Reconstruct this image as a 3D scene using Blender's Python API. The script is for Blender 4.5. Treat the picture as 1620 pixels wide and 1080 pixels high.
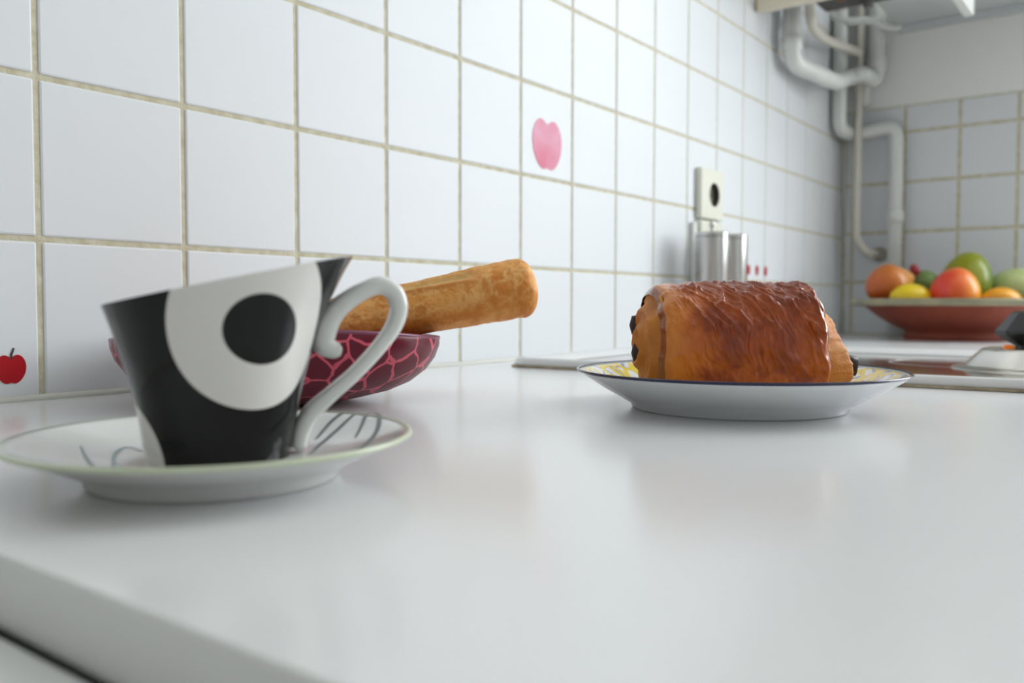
import bpy, bmesh, math, random
import numpy as np
from mathutils import Vector, Matrix, noise as mn

random.seed(7)
S = bpy.context.scene
for o in list(bpy.data.objects): bpy.data.objects.remove(o, do_unlink=True)

# ------------------------------------------------------------------ camera
ZC = 0.90                      # worktop height above the floor
T = 0.111                      # wall tile pitch
L = 1.8138                     # far wall plane
FPX = 1380.81                  # focal length in pixels for a 1620 px wide frame
YAW, PITCH, ROLL = 0.649878, -0.0419775, 0.00172505
CAM = np.array([-0.2839, -0.6251, ZC + 0.0663])
Fv = np.array([math.cos(YAW)*math.cos(PITCH), math.sin(YAW)*math.cos(PITCH), math.sin(PITCH)])
Rv = np.cross(Fv, [0, 0, 1]); Rv /= np.linalg.norm(Rv); Uv = np.cross(Rv, Fv)
Rv, Uv = math.cos(ROLL)*Rv + math.sin(ROLL)*Uv, -math.sin(ROLL)*Rv + math.cos(ROLL)*Uv
cd = bpy.data.cameras.new('camera'); cam = bpy.data.objects.new('camera', cd)
S.collection.objects.link(cam); S.camera = cam
M = Matrix.Identity(4)
for i in range(3):
    M[i][0], M[i][1], M[i][2], M[i][3] = Rv[i], Uv[i], -Fv[i], CAM[i]
cam.matrix_world = M
cd.sensor_fit = 'HORIZONTAL'; cd.sensor_width = 36; cd.lens = FPX/1620*36
cd.clip_start = 0.02; cd.clip_end = 50
cd.dof.use_dof = True; cd.dof.focus_distance = 0.54; cd.dof.aperture_fstop = 7.5

# ------------------------------------------------------------------ light
w = bpy.data.worlds.new('world'); S.world = w; w.use_nodes = True
w.node_tree.nodes['Background'].inputs[0].default_value = (0.80, 0.90, 1.0, 1)
w.node_tree.nodes['Background'].inputs[1].default_value = 0.3
WY0, WY1, WH0, WH1 = -0.68, -2.05, 0.15, 1.45      # window opening in the far wall (heights above worktop)
def area(name, loc, size, power, col, direction):
    d = bpy.data.lights.new(name, 'AREA'); d.shape = 'RECTANGLE'; d.size, d.size_y = size; d.energy = power; d.color = col
    o = bpy.data.objects.new(name, d); S.collection.objects.link(o); o.location = loc
    o.rotation_euler = Vector(direction).to_track_quat('-Z', 'Y').to_euler(); return o
area('window_right_offscreen', (L+0.16, (WY0+WY1)/2, ZC+(WH0+WH1)/2), (abs(WY1-WY0), WH1-WH0), 80, (0.93, 0.97, 1.0), (-1, 0, 0))
S.view_settings.view_transform = 'Standard'; S.view_settings.look = 'None'
S.view_settings.gamma = 1; S.view_settings.use_curve_mapping = False
S.view_settings.exposure = -0.32

# ------------------------------------------------------------------ pixel helpers
def ray(x, y): return Fv + (x-810)/FPX*Rv + (540-y)/FPX*Uv
def on(x, y, ax, val):
    d = ray(x, y); return CAM + (val-CAM[ax])/d[ax]*d
def at(x, y, depth): return CAM + ray(x, y)*depth
def hpt(x, depth, h):
    P = at(x, 540, depth); P[2] = ZC+h; return P

# ------------------------------------------------------------------ materials
MATS = {}
def srgb(c):
    return tuple((v/255/12.92 if v/255 <= .04045 else ((v/255+.055)/1.055)**2.4) for v in c)
def mat(name, rgb=(200, 200, 200), rough=.5, metal=0, spec=.5, coat=0, noise=0, nscale=40, bump=0, bscale=200, var=None, sss=0, ior=None):
    if name in MATS: return MATS[name]
    m = bpy.data.materials.new(name); m.use_nodes = True; nt = m.node_tree; b = nt.nodes['Principled BSDF']
    c = srgb(rgb); b.inputs['Base Color'].default_value = (*c, 1)
    b.inputs['Roughness'].default_value = rough; b.inputs['Metallic'].default_value = metal
    b.inputs['Specular IOR Level'].default_value = spec; b.inputs['Coat Weight'].default_value = coat
    b.inputs['Coat Roughness'].default_value = .1
    if sss: b.inputs['Subsurface Weight'].default_value = sss; b.inputs['Subsurface Radius'].default_value = (.01, .005, .002); b.inputs['Subsurface Scale'].default_value = .3
    tc = nt.nodes.new('ShaderNodeTexCoord')
    if noise or var:
        n = nt.nodes.new('ShaderNodeTexNoise'); n.inputs['Scale'].default_value = nscale; n.inputs['Detail'].default_value = 5
        nt.links.new(tc.outputs['Object'], n.inputs['Vector'])
        r = nt.nodes.new('ShaderNodeValToRGB'); r.color_ramp.elements[0].position = .35; r.color_ramp.elements[1].position = .65
        c2 = srgb(var) if var else tuple(v*(1-noise) for v in c)
        r.color_ramp.elements[0].color = (*c2, 1); r.color_ramp.elements[1].color = (*c, 1)
        nt.links.new(n.outputs['Fac'], r.inputs['Fac']); nt.links.new(r.outputs['Color'], b.inputs['Base Color'])
    if bump:
        n2 = nt.nodes.new('ShaderNodeTexNoise'); n2.inputs['Scale'].default_value = bscale; n2.inputs['Detail'].default_value = 4
        nt.links.new(tc.outputs['Object'], n2.inputs['Vector'])
        bp = nt.nodes.new('ShaderNodeBump'); bp.inputs['Strength'].default_value = bump; bp.inputs['Distance'].default_value = .001
        nt.links.new(n2.outputs['Fac'], bp.inputs['Height']); nt.links.new(bp.outputs['Normal'], b.inputs['Normal'])
    MATS[name] = m; return m
def vmat(name, rough=.4, coat=0, bump=0, bscale=300, rvar=None):
    """material whose colour comes from the mesh's own 'tint' attribute"""
    m = mat(name, (200, 150, 90), rough, coat=coat, bump=bump, bscale=bscale)
    nt = m.node_tree; b = nt.nodes['Principled BSDF']
    a = nt.nodes.new('ShaderNodeVertexColor'); a.layer_name = 'tint'
    nt.links.new(a.outputs['Color'], b.inputs['Base Color']); b.inputs['Specular IOR Level'].default_value = .3
    return m

# ------------------------------------------------------------------ mesh helpers
COL = S.collection
def link(name, me, m, parent=None, smooth=True):
    o = bpy.data.objects.new(name, me); COL.objects.link(o)
    if m is not None and not me.materials: me.materials.append(m)
    if parent is not None: o.parent = parent
    if smooth and len(me.polygons): me.polygons.foreach_set('use_smooth', [True]*len(me.polygons))
    return o
def pymesh(name, v, f, m, parent=None, smooth=True):
    me = bpy.data.meshes.new(name); me.from_pydata([tuple(map(float, p)) for p in v], [], f); me.update()
    return link(name, me, m, parent, smooth)
def fromb(name, bm, m, parent=None, smooth=False):
    me = bpy.data.meshes.new(name); bm.normal_update(); bm.to_mesh(me); bm.free(); return link(name, me, m, parent, smooth)
def boxbm(lo, hi, bev=0, seg=2):
    bm = bmesh.new(); bmesh.ops.create_cube(bm, size=1)
    for v in bm.verts: v.co = Vector([lo[i] + (v.co[i]+.5)*(hi[i]-lo[i]) for i in range(3)])
    if bev: bmesh.ops.bevel(bm, geom=bm.edges[:], offset=bev, segments=seg, affect='EDGES', profile=.5)
    return bm
def box(name, lo, hi, m, parent=None, bev=0, seg=2):
    lo2 = [min(a, b) for a, b in zip(lo, hi)]; hi2 = [max(a, b) for a, b in zip(lo, hi)]
    o = fromb(name, boxbm(lo2, hi2, bev, seg), m, parent, smooth=False)
    if bev:
        o.data.polygons.foreach_set('use_smooth', [True]*len(o.data.polygons))
        wn = o.modifiers.new('wn', 'WEIGHTED_NORMAL'); wn.keep_sharp = False
    return o
def lathe(name, prof, m, parent=None, n=96, fn=None, smooth=True):
    """prof: list of (r, z); closed at r==0 ends; fn(r,z,a) -> (r,z) optional"""
    v, f, rings = [], [], []
    for r, z in prof:
        if r < 1e-7: rings.append([len(v)]); v.append((0, 0, z)); continue
        ring = []
        for k in range(n):
            a = 2*math.pi*k/n; rr, zz = fn(r, z, a) if fn else (r, z)
            ring.append(len(v)); v.append((rr*math.cos(a), rr*math.sin(a), zz))
        rings.append(ring)
    for A, B in zip(rings[:-1], rings[1:]):
        if len(A) == 1 and len(B) == 1: continue
        for k in range(n):
            k2 = (k+1) % n
            if len(A) == 1: f.append((A[0], B[k2], B[k]))
            elif len(B) == 1: f.append((A[k], A[k2], B[0]))
            else: f.append((A[k], A[k2], B[k2], B[k]))
    o = pymesh(name, v, f, m, parent, smooth)
    bm = bmesh.new(); bm.from_mesh(o.data); bmesh.ops.recalc_face_normals(bm, faces=bm.faces[:]); bm.to_mesh(o.data); bm.free()
    return o
def catmull(P, n=8):
    P = [np.array(p, float) for p in P]; Q = [2*P[0]-P[1]] + P + [2*P[-1]-P[-2]]; out = []
    for i in range(1, len(Q)-2):
        a, b, c, d = Q[i-1:i+3]
        for k in range(n):
            t = k/n
            out.append(.5*((2*b)+(-a+c)*t+(2*a-5*b+4*c-d)*t*t+(-a+3*b-3*c+d)*t**3))
    out.append(P[-1]); return np.array(out)
def sweep(name, path, ra, m, parent=None, n=16, rb=None, up=None, power=2.0, cap=True):
    """tube along path (Nx3); ra in-plane half width, rb half width along up"""
    path = np.array(path, float); N = len(path); ra = np.broadcast_to(np.array(ra, float), N)
    rb = ra if rb is None else np.broadcast_to(np.array(rb, float), N)
    tg = np.gradient(path, axis=0); tg /= np.linalg.norm(tg, axis=1)[:, None]
    v, f = [], []; prev = None
    for i in range(N):
        t = tg[i]
        if up is not None: b = np.array(up, float)
        elif prev is None: b = np.array([0, 0, 1.]) if abs(t[2]) < .9 else np.array([1., 0, 0])
        else: b = prev
        b = b-t*(b@t); b /= np.linalg.norm(b); prev = b; a = np.cross(b, t)
        for k in range(n):
            q = 2*math.pi*k/n; c, s = math.cos(q), math.sin(q)
            c = math.copysign(abs(c)**(2/power), c); s = math.copysign(abs(s)**(2/power), s)
            v.append(path[i]+a*ra[i]*c+b*rb[i]*s)
    for i in range(N-1):
        for k in range(n):
            k2 = (k+1) % n; f.append((i*n+k, i*n+k2, (i+1)*n+k2, (i+1)*n+k))
    if cap:
        c0 = len(v); v.append(path[0]-tg[0]*ra[0]*.5); v.append(path[-1]+tg[-1]*ra[-1]*.5)
        for k in range(n):
            k2 = (k+1) % n; f.append((c0, k2, k)); f.append((c0+1, (N-1)*n+k, (N-1)*n+k2))
    return pymesh(name, v, f, m, parent)
def bent(P, rad=.02, n=6):
    """polyline with rounded corners"""
    P = [np.array(p, float) for p in P]; out = [P[0]]
    for i in range(1, len(P)-1):
        a = P[i-1]-P[i]; b = P[i+1]-P[i]; la, lb = np.linalg.norm(a), np.linalg.norm(b)
        d = min(rad, la*.45, lb*.45); p0 = P[i]+a/la*d; p1 = P[i]+b/lb*d
        for k in range(n+1):
            t = k/n; out.append((1-t)**2*p0+2*t*(1-t)*P[i]+t*t*p1)
    out.append(P[-1]); return np.array(out)
def prism(name, poly, thick, frame, m, parent=None, smooth=False):
    """poly 2-D (u,v) extruded; frame=(origin,U,V,N)"""
    O, U, V, N = [np.array(q, float) for q in frame]; n = len(poly)
    v = [O+p[0]*U+p[1]*V for p in poly] + [O+p[0]*U+p[1]*V+N*thick for p in poly]
    f = [tuple(range(n-1, -1, -1)), tuple(range(n, 2*n))] + [(i, (i+1) % n, n+(i+1) % n, n+i) for i in range(n)]
    return pymesh(name, v, f, m, parent, smooth)
def tag(o, label, cat, group=None):
    o['label'] = label; o['category'] = cat
    if group: o['group'] = group
    return o
def struct(o): o['kind'] = 'structure'; return o
def empty(name, loc=(0, 0, 0), rz=0):
    o = bpy.data.objects.new(name, None); COL.objects.link(o); o.empty_display_size = .02
    o.location = loc; o.rotation_euler = (0, 0, rz); return o
def tint(o, cols):
    ca = o.data.color_attributes.new('tint', 'FLOAT_COLOR', 'POINT')
    a = np.ones((len(o.data.vertices), 4), np.float32); a[:, :3] = cols; ca.data.foreach_set('color', a.ravel())
def fbm(p, s, o=4): return mn.fractal(Vector(p)*s, 1.0, 2.0, o)
def mix(a, b, t): t = min(1, max(0, t)); return tuple(x*(1-t)+y*t for x, y in zip(a, b))
def sstep(a, b, x):
    t = min(1, max(0, (x-a)/(b-a))); return t*t*(3-2*t)

# ------------------------------------------------------------------ room shell
RX0, RY0, ZT = -2.1, -2.35, 2.45
m_plaster = mat('plaster', (240, 240, 237), .8, bump=.15, bscale=60)
m_grout = mat('grout', (212, 207, 186), .9, var=(190, 182, 154), nscale=90, bump=.6, bscale=500)
m_grout2 = m_grout
m_tile = mat('tile_glaze', (226, 229, 232), .42, spec=.2, noise=.015, nscale=9)
m_tile2 = m_tile
struct(box('floor', (RX0-.1, RY0-.1, -.08), (L+.3, .12, 0), mat('floor_vinyl', (176, 168, 156), .5, noise=.15, nscale=6)))
struct(box('ceiling', (RX0-.1, RY0-.1, ZT), (L+.3, .12, ZT+.08), m_plaster))
wl = struct(box('wall_left', (RX0-.1, .0012, 0), (L+.3, .12, ZT), m_grout))
bm = bmesh.new()
DX0, DX1, DZ0, DZ1 = .70, 1.60, ZC-.5, ZC+1.2  # opening for the added fill door, out of view
for lo, hi in (((RX0-.1, RY0-.1, 0), (DX0, RY0, ZT)), ((DX1, RY0-.1, 0), (L+.3, RY0, ZT)), ((DX0, RY0-.1, 0), (DX1, RY0, DZ0)), ((DX0, RY0-.1, DZ1), (DX1, RY0, ZT))):
    b2 = boxbm(lo, hi); me = bpy.data.meshes.new('t'); b2.to_mesh(me); b2.free(); bm.from_mesh(me); bpy.data.meshes.remove(me)
struct(fromb('wall_right', bm, m_plaster))
# wall behind the camera with an opening for the added fill window
def wall_with_hole(name, x0, x1, ya, yb, z0, z1, m):
    bm = bmesh.new()
    for lo, hi in (((x0, RY0, 0), (x1, ya, ZT)), ((x0, yb, 0), (x1, .0012, ZT)), ((x0, ya, 0), (x1, yb, z0)), ((x0, ya, z1), (x1, yb, ZT))):
        b2 = boxbm(lo, hi); me = bpy.data.meshes.new('t'); b2.to_mesh(me); b2.free(); bm.from_mesh(me); bpy.data.meshes.remove(me)
    return struct(fromb(name, bm, m))
wall_with_hole('wall_front', RX0-.1, RX0, -1.85, -.65, ZC+.15, ZC+1.35, m_plaster)
wf = wall_with_hole('wall_back', L+.0012, L+.14, WY1, WY0, ZC+WH0, ZC+WH1, m_plaster)
def glass():
    if 'pane' in MATS: return MATS['pane']
    m = bpy.data.materials.new('pane'); m.use_nodes = True; nt = m.node_tree; nt.nodes.clear()
    o = nt.nodes.new('ShaderNodeOutputMaterial'); t = nt.nodes.new('ShaderNodeBsdfTransparent'); g = nt.nodes.new('ShaderNodeBsdfGlossy')
    g.inputs['Roughness'].default_value = .02; x = nt.nodes.new('ShaderNodeMixShader'); x.inputs[0].default_value = .06
    nt.links.new(t.outputs[0], x.inputs[1]); nt.links.new(g.outputs[0], x.inputs[2]); nt.links.new(x.outputs[0], o.inputs[0])
    MATS['pane'] = m; return m
m_white = mat('white_paint', (232, 233, 230), .35)
def window(name, x, ya, yb, z0, z1):
    e = struct(empty(name, (x, (ya+yb)/2, z0)))
    def W(n, lo, hi, m): 
        o = box(n, lo, hi, m); o.parent = e; o.matrix_parent_inverse = Matrix.Translation(-Vector(e.location)); return o
    t = .05; ym = (ya+yb)/2
    W('frame', (x-.02, ya, z0), (x+.02, ya+t, z1), m_white); W('frame', (x-.02, yb-t, z0), (x+.02, yb, z1), m_white)
    W('frame', (x-.02, ya+t, z0), (x+.02, yb-t, z0+t), m_white); W('frame', (x-.02, ya+t, z1-t), (x+.02, yb-t, z1), m_white)
    W('mullion', (x-.02, ym-.03, z0+t), (x+.02, ym+.03, z1-t), m_white)
    W('pane', (x-.002, ya+t, z0+t), (x+.002, ym-.03, z1-t), glass()); W('pane', (x-.002, ym+.03, z0+t), (x+.002, yb-t, z1-t), glass())
window('window_1', L+.07, WY1, WY0, ZC+WH0, ZC+WH1)
dr = struct(empty('added_fill_door', ((DX0+DX1)/2, RY0-.05, DZ0)))  # invented glazed door, unseen; its opening lets in weak sky fill
def D(n, lo, hi, m):
    o = box(n, lo, hi, m); o.parent = dr; o.matrix_parent_inverse = Matrix.Translation(-Vector(dr.location)); return o
for lo, hi in (((DX0, DZ0), (DX0+.06, DZ1)), ((DX1-.06, DZ0), (DX1, DZ1)), ((DX0+.06, DZ0), (DX1-.06, DZ0+.06)), ((DX0+.06, DZ1-.06), (DX1-.06, DZ1))):
    D('frame', (lo[0], RY0-.07, lo[1]), (hi[0], RY0-.03, hi[1]), m_white)
D('pane', (DX0+.06, RY0-.052, DZ0+.06), (DX1-.06, RY0-.048, DZ1-.06), glass())
window('added_fill_window', RX0-.05, -1.85, -.65, ZC+.15, ZC+1.35)  # invented window behind the camera, unseen, admitting weak sky fill

# tiles of the left wall: one shared mesh, one object each
g = .0038
def tile_mesh(name, w_, h_, t=.007):
    bm = boxbm((-w_/2, -t, -h_/2), (w_/2, 0.003, h_/2), .0016, 2); me = bpy.data.meshes.new(name)
    bm.normal_update(); bm.to_mesh(me); bm.free(); return me
tm = tile_mesh('tile', T-g, T-g, .0012)
tm.materials.append(m_tile)
def put_tile(me, loc, parent, rz=0):
    o = bpy.data.objects.new('tile', me); COL.objects.link(o); o.parent = parent; o.location = loc
    o.rotation_euler = (random.gauss(0, .0012), 0, rz+random.gauss(0, .0012)); return o
NR = 8
for i in range(-4, 17):
    for j in range(-1, NR-1):
        x0, x1 = i*T+g/2, min((i+1)*T-g/2, L-.002)
        z = ZC+T+(j+.5)*T
        if i == 16:
            if j == -1: tmc = tile_mesh('tile_cut', x1-x0, T-g, .0012); tmc.materials.append(m_tile)
            put_tile(tmc, ((x0+x1)/2, .0012, z), wl)
        else: put_tile(tm, ((x0+x1)/2, .0012, z), wl)
# plaster above the tiles on the left wall
o = box('plaster', (RX0, -.004, ZC+NR*T), (L, .0012, ZT), m_plaster); o.parent = wl
# far wall: grout bed and tiles up to a cut top row
g2 = .0046
OFF = .085*T
bed = box('grout_bed', (L+.0002, -.66, ZC-.02), (L+.0012, 0, ZC+4.62*T), m_grout2); bed.parent = wf
edges_y = [-.003, -.022, -.133, -.244, -.355, -.466, -.577, -.66]
edges_h = [0.0, OFF+T, OFF+2*T, OFF+3*T, OFF+4*T, 4.62*T]
cache = {}
for a, b in zip(edges_y[:-1], edges_y[1:]):
    for c, d in zip(edges_h[:-1], edges_h[1:]):
        key = (round(a-b, 3), round(d-c, 3))
        if key not in cache: cache[key] = tile_mesh('tile_far', a-b-g2, d-c-g2, .0012); cache[key].materials.append(m_tile2)
        put_tile(cache[key], (L+.0012, (a+b)/2, ZC+(c+d)/2), wf, -math.pi/2)
# bead of sealant along the worktop joint
m_seal = mat('sealant', (222, 222, 214), .35)
struct(sweep('trim_1', [(-.185, -.001, ZC+.001), (.8, -.001, ZC+.001), (L-.002, -.001, ZC+.001)], .0032, m_seal, n=10))

# ------------------------------------------------------------------ worktop, cabinets, low appliance
XE = -.184
m_counter = mat('white_laminate', (232, 233, 234), .2, noise=.015, nscale=5)
ct = tag(box('countertop', (XE, -.68, ZC-.021), (L-.001, -.001, ZC), m_counter, bev=.0018), 'long white laminate worktop running along the tiled wall', 'countertop')
m_cab = mat('cabinet_white', (225, 226, 226), .4)
m_steel = mat('brushed_steel', (200, 200, 198), .25, metal=1)
for k, x0 in enumerate((-.17, .49, 1.15)):
    e = empty('base_cabinet', (x0, -.05, 0))
    x1 = x0+.655
    def P(n, lo, hi, m, par=e, bev=.001):
        o = box(n, lo, hi, m, None, bev); o.parent = par; o.location = -Vector(e.location) if par is e else (0, 0, 0); return o
    P('body', (x0, -.60, .1), (x1, -.05, ZC-.0215), m_cab); P('plinth', (x0, -.55, 0), (x1, -.08, .0995), m_cab)
    for a, b in ((x0+.003, x0+.3255), (x0+.3295, x1-.003)):
        d = P('door', (a, -.62, .11), (b, -.6005, ZC-.03), m_cab)
        P('handle', (b-.06, -.645, ZC-.16), (b-.045, -.6205, ZC-.06), m_steel, d, .003)
    tag(e, ['white base cabinet under the end of the worktop', 'white base cabinet under the steel hob', 'white base cabinet under the fruit bowl'][k], 'cabinet')
m_app = mat('white_enamel', (238, 240, 240), .3)
e = empty('washing_machine', (XE-.31, -.35, 0))
def P(n, lo, hi, m, par=e, bev=.004):
    o = box(n, lo, hi, m, None, bev); o.parent = par; o.location = -Vector(e.location); return o
P('body', (XE-.605, -.64, .01), (XE-.009, -.03, ZC-.045), m_app); P('top_panel', (XE-.608, -.645, ZC-.0445), (XE-.0025, -.025, ZC-.0195), m_app, bev=.0015)
P('control_panel', (XE-.6, -.652, ZC-.15), (XE-.012, -.6405, ZC-.05), mat('panel_grey', (205, 208, 210), .4))
o = lathe('door', [(0, .03), (.12, .028), (.17, .015), (.18, 0), (0, 0)], mat('smoked_glass', (60, 62, 66), .1), e, 48)
o.rotation_euler = (math.pi/2, 0, 0); o.location = (0, -.29, .42)
tag(e, 'low white appliance with flat top beside the worktop end', 'appliance')

# ------------------------------------------------------------------ hob
e = empty('hob', (.455, -.056, ZC), math.radians(2.8))
HW, HD = .470, .590                       # local: x 0..HW, y 0..-HD
m_hob = mat('hob_steel', (196, 190, 190), .09, metal=1)
m_hob_rim = mat('hob_rim_enamel', (224, 225, 225), .25)
def rrect(x0, y0, x1, y1, rad, n=6):
    P_ = []
    for cx, cy, a0 in ((x1-rad, y1-rad, 0), (x0+rad, y1-rad, 90), (x0+rad, y0+rad, 180), (x1-rad, y0+rad, 270)):
        for k in range(n+1):
            a = math.radians(a0+90*k/n); P_.append((cx+rad*math.cos(a), cy+rad*math.sin(a)))
    return P_
def loops(name, sections, m, par, capl=True):
    v, f = [], []; n = len(sections[0][0])
    for poly, z in sections: v += [(p[0], p[1], z) for p in poly]
    for i in range(len(sections)-1):
        for k in range(n):
            k2 = (k+1) % n; f.append((i*n+k, i*n+k2, (i+1)*n+k2, (i+1)*n+k))
    if capl: f.append(tuple(range((len(sections)-1)*n, len(sections)*n)))
    o = pymesh(name, v, f, m, par, smooth=True); o.modifiers.new('es', 'EDGE_SPLIT').split_angle = math.radians(50); return o
R_ = lambda i, rad: rrect(i, -HD+i, HW-i, -i, rad)
loops('rim', [(R_(.002, .02), .0005), (R_(0, .022), .004), (R_(.0015, .022), .0085), (R_(.005, .02), .0105), (R_(.012, .018), .0100), (R_(.026, .014), .0035)], m_hob_rim, e, capl=False)
loops('floor_pan', [(R_(.0262, .014), .0032), (R_(.0275, .014), .003)], m_hob, e).data.polygons.foreach_set('use_smooth', [False]*29)
loops('sealing_strip', [(R_(-.003, .024), .0004), (R_(-.002, .024), .0022), (R_(.001, .022), .0028)], mat('seal_brown', (170, 156, 132), .7, var=(120, 104, 84), nscale=60), e, capl=False)
m_zone = mat('zone_mark', (150, 148, 148), .3, metal=.6)
for bx, by, br in ((.33, -.15, .09), (.15, -.15, .075), (.30, -.40, .075)):
    lathe('cooking_zone', [(br-.003, .0030), (br-.003, .0032), (br, .0032), (br, .0030)], m_zone, e, 64).location = (bx, by, 0)
# raised steel housing with a black control knob and orange pilot light
KP = hpt(1646, .865, .003)
loc = Matrix.Rotation(-e.rotation_euler.z, 4, 'Z') @ Matrix.Translation(-Vector(e.location))
kl = loc @ Vector(KP); kl.z = .003
kh = lathe('knob_housing', [(.080, 0), (.078, .0015), (.070, .0022), (.067, .004), (.054, .017), (.0505, .0205), (.047, .0215), (.030, .0205), (0, .0205)], mat('housing_steel', (216, 214, 210), .22, metal=1), e, 64); kh.location = kl
kb = lathe('knob', [(.022, 0), (.022, .003), (.034, .010), (.041, .0155), (.0405, .018), (.026, .036), (.023, .0375), (0, .038)], mat('black_bakelite', (22, 22, 23), .35), kh, 12, smooth=False); kb.location = (0, 0, .0205); kb.rotation_euler = (0, 0, .3)
pl = lathe('pilot_light', [(.0055, 0), (.0055, .002), (.004, .0045), (0, .005)], mat('orange_lens', (255, 130, 20), .2), kh, 20)
kd = (loc.to_3x3() @ Vector(CAM-KP)); kd.z = 0; kd.normalize(); rt = Vector((-kd.y, kd.x, 0))
pl.location = kd*.034 + rt*(-.026) + Vector((0, 0, .0206))
tag(e, 'polished steel hob with raised rim set in the worktop', 'hob')

# ------------------------------------------------------------------ saucer
SX, SY = -.0876, -.3340
m_porc = mat('white_porcelain', (228, 229, 226), .12, coat=.3)
so = [(0, .0045), (.038, .0045), (.0395, .0018), (.0415, 0), (.0452, 0), (.0466, .0014), (.0472, .0036), (.053, .0068), (.061, .0104), (.069, .0140), (.0730, .0157), (.0738, .0163)]
si = [(.0736, .0170), (.0726, .0172), (.069, .0157), (.060, .0120), (.050, .0090), (.038, .0073), (.022, .0068), (0, .0066)]
sa = lathe('saucer', so+si, m_porc, None, 128); sa.location = (SX, SY, ZC)
tag(sa, 'white saucer with pale green rim and grey swirls under the cup', 'saucer')
lathe('rim_band', [(.0724, .0173), (.0734, .0174), (.0741, .0171), (.0743, .0164), (.0739, .0159), (.0731, .0154)], mat('pale_green_line', (204, 213, 186), .2), sa, 128)
def saucer_h(rr): return float(np.interp(rr, [q[0] for q in si[::-1]], [q[1] for q in si[::-1]]))
m_swirl = mat('swirl_ink', (86, 96, 98), .3); m_swirl2 = mat('swirl_ink_blue', (150, 172, 178), .3)
def swirl(pts, w0, m):
    P3 = []
    for x, y in pts:
        q = on(x, y, 2, ZC+.0125)
        P3.append((q[0]-SX, q[1]-SY))
    C = catmull([(a, b, 0) for a, b in P3], 8); n = len(C); tg = np.gradient(C, axis=0); tg /= np.linalg.norm(tg, axis=1)[:, None]
    v, f = [], []
    for i in range(n):
        nn = np.array([-tg[i][1], tg[i][0], 0]); ww = w0*(.25+.75*math.sin(math.pi*min(1, (i+.5)/n))**.7)
        for s in (-1, 1):
            q = C[i]+nn*ww*s; v.append((q[0], q[1], saucer_h(math.hypot(q[0], q[1]))+.0003))
    for i in range(n-1): f.append((2*i, 2*i+1, 2*i+3, 2*i+2))
    pymesh('painted_swirl', v, f, m, sa)
c7 = lambda L_: [(470+a/8.1, 630+b/8.1) for a, b in L_]
c6 = lambda L_: [(a/4.696, 530+b/4.696) for a, b in L_]
swirl(c7([(230, 415), (400, 350), (600, 312), (790, 300)]), .0010, m_swirl)
swirl(c7([(165, 540), (330, 440), (550, 372), (790, 318)]), .0010, m_swirl)
swirl(c7([(740, 455), (820, 395), (930, 320), (1040, 345), (1030, 440), (860, 545), (650, 605), (490, 640)]), .0010, m_swirl)
swirl(c6([(600, 790), (680, 870), (800, 930), (940, 947)]), .0008, m_swirl2)
swirl(c6([(1110, 775), (950, 760), (860, 790), (845, 845), (900, 910), (980, 940), (1110, 935)]), .0008, m_swirl2)

# ------------------------------------------------------------------ cup
CD = .339; sc = CD/FPX
CP = hpt(346, CD, 0.0066)
vd = np.array([CP[0]-CAM[0], CP[1]-CAM[1]]); crz = math.atan2(vd[1], vd[0]) - math.pi/2     # local +Y away from the camera, +X to its right
e = empty('espresso_cup', (CP[0], CP[1], ZC+.0070), crz)
H0 = .0070
hh = lambda y: .0663+(482-y)*sc-H0
prof = [(110, 724), (111.5, 712), (115, 700), (125, 636), (137.5, 589), (158, 520), (171, 485), (198, 430), (214, 403), (224, 388)]
pr_ = [(a*sc*.985, hh(b)) for a, b in prof]
ph = np.array([q[1] for q in pr_]); prr = np.array([q[0] for q in pr_])
hL, hR = hh(485), hh(403); rL, rR = 171*sc, 214*sc
sl = (hR-hL)/(rL+rR); hz = hL+sl*rL
def crad(h): return float(np.interp(h, ph, prr))
def rimh(a):
    h = hz
    for _ in range(30): h = hz+sl*crad(h)*math.cos(a)
    return h
NA, NH = 144, 40; v, f = [], []
def ringset(off, seq, base):
    ids = []
    for t in seq:
        row = []
        for k in range(NA):
            a = 2*math.pi*k/NA; h = base+(rimh(a)-base)*t; rr = max(.001, crad(max(h, ph[0]))-off); row.append(len(v)); v.append((rr*math.cos(a), rr*math.sin(a), h))
        ids.append(row)
    return ids
out_ = ringset(0, [i/NH for i in range(NH+1)], .0)
in_ = ringset(.0024, [i/NH for i in range(NH, -1, -1)], .004)
rows = out_+in_
for A, B in zip(rows[:-1], rows[1:]):
    for k in range(NA): f.append((A[k], A[(k+1) % NA], B[(k+1) % NA], B[k]))
f.append(tuple(reversed(out_[0]))); f.append(tuple(in_[-1]))
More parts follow.
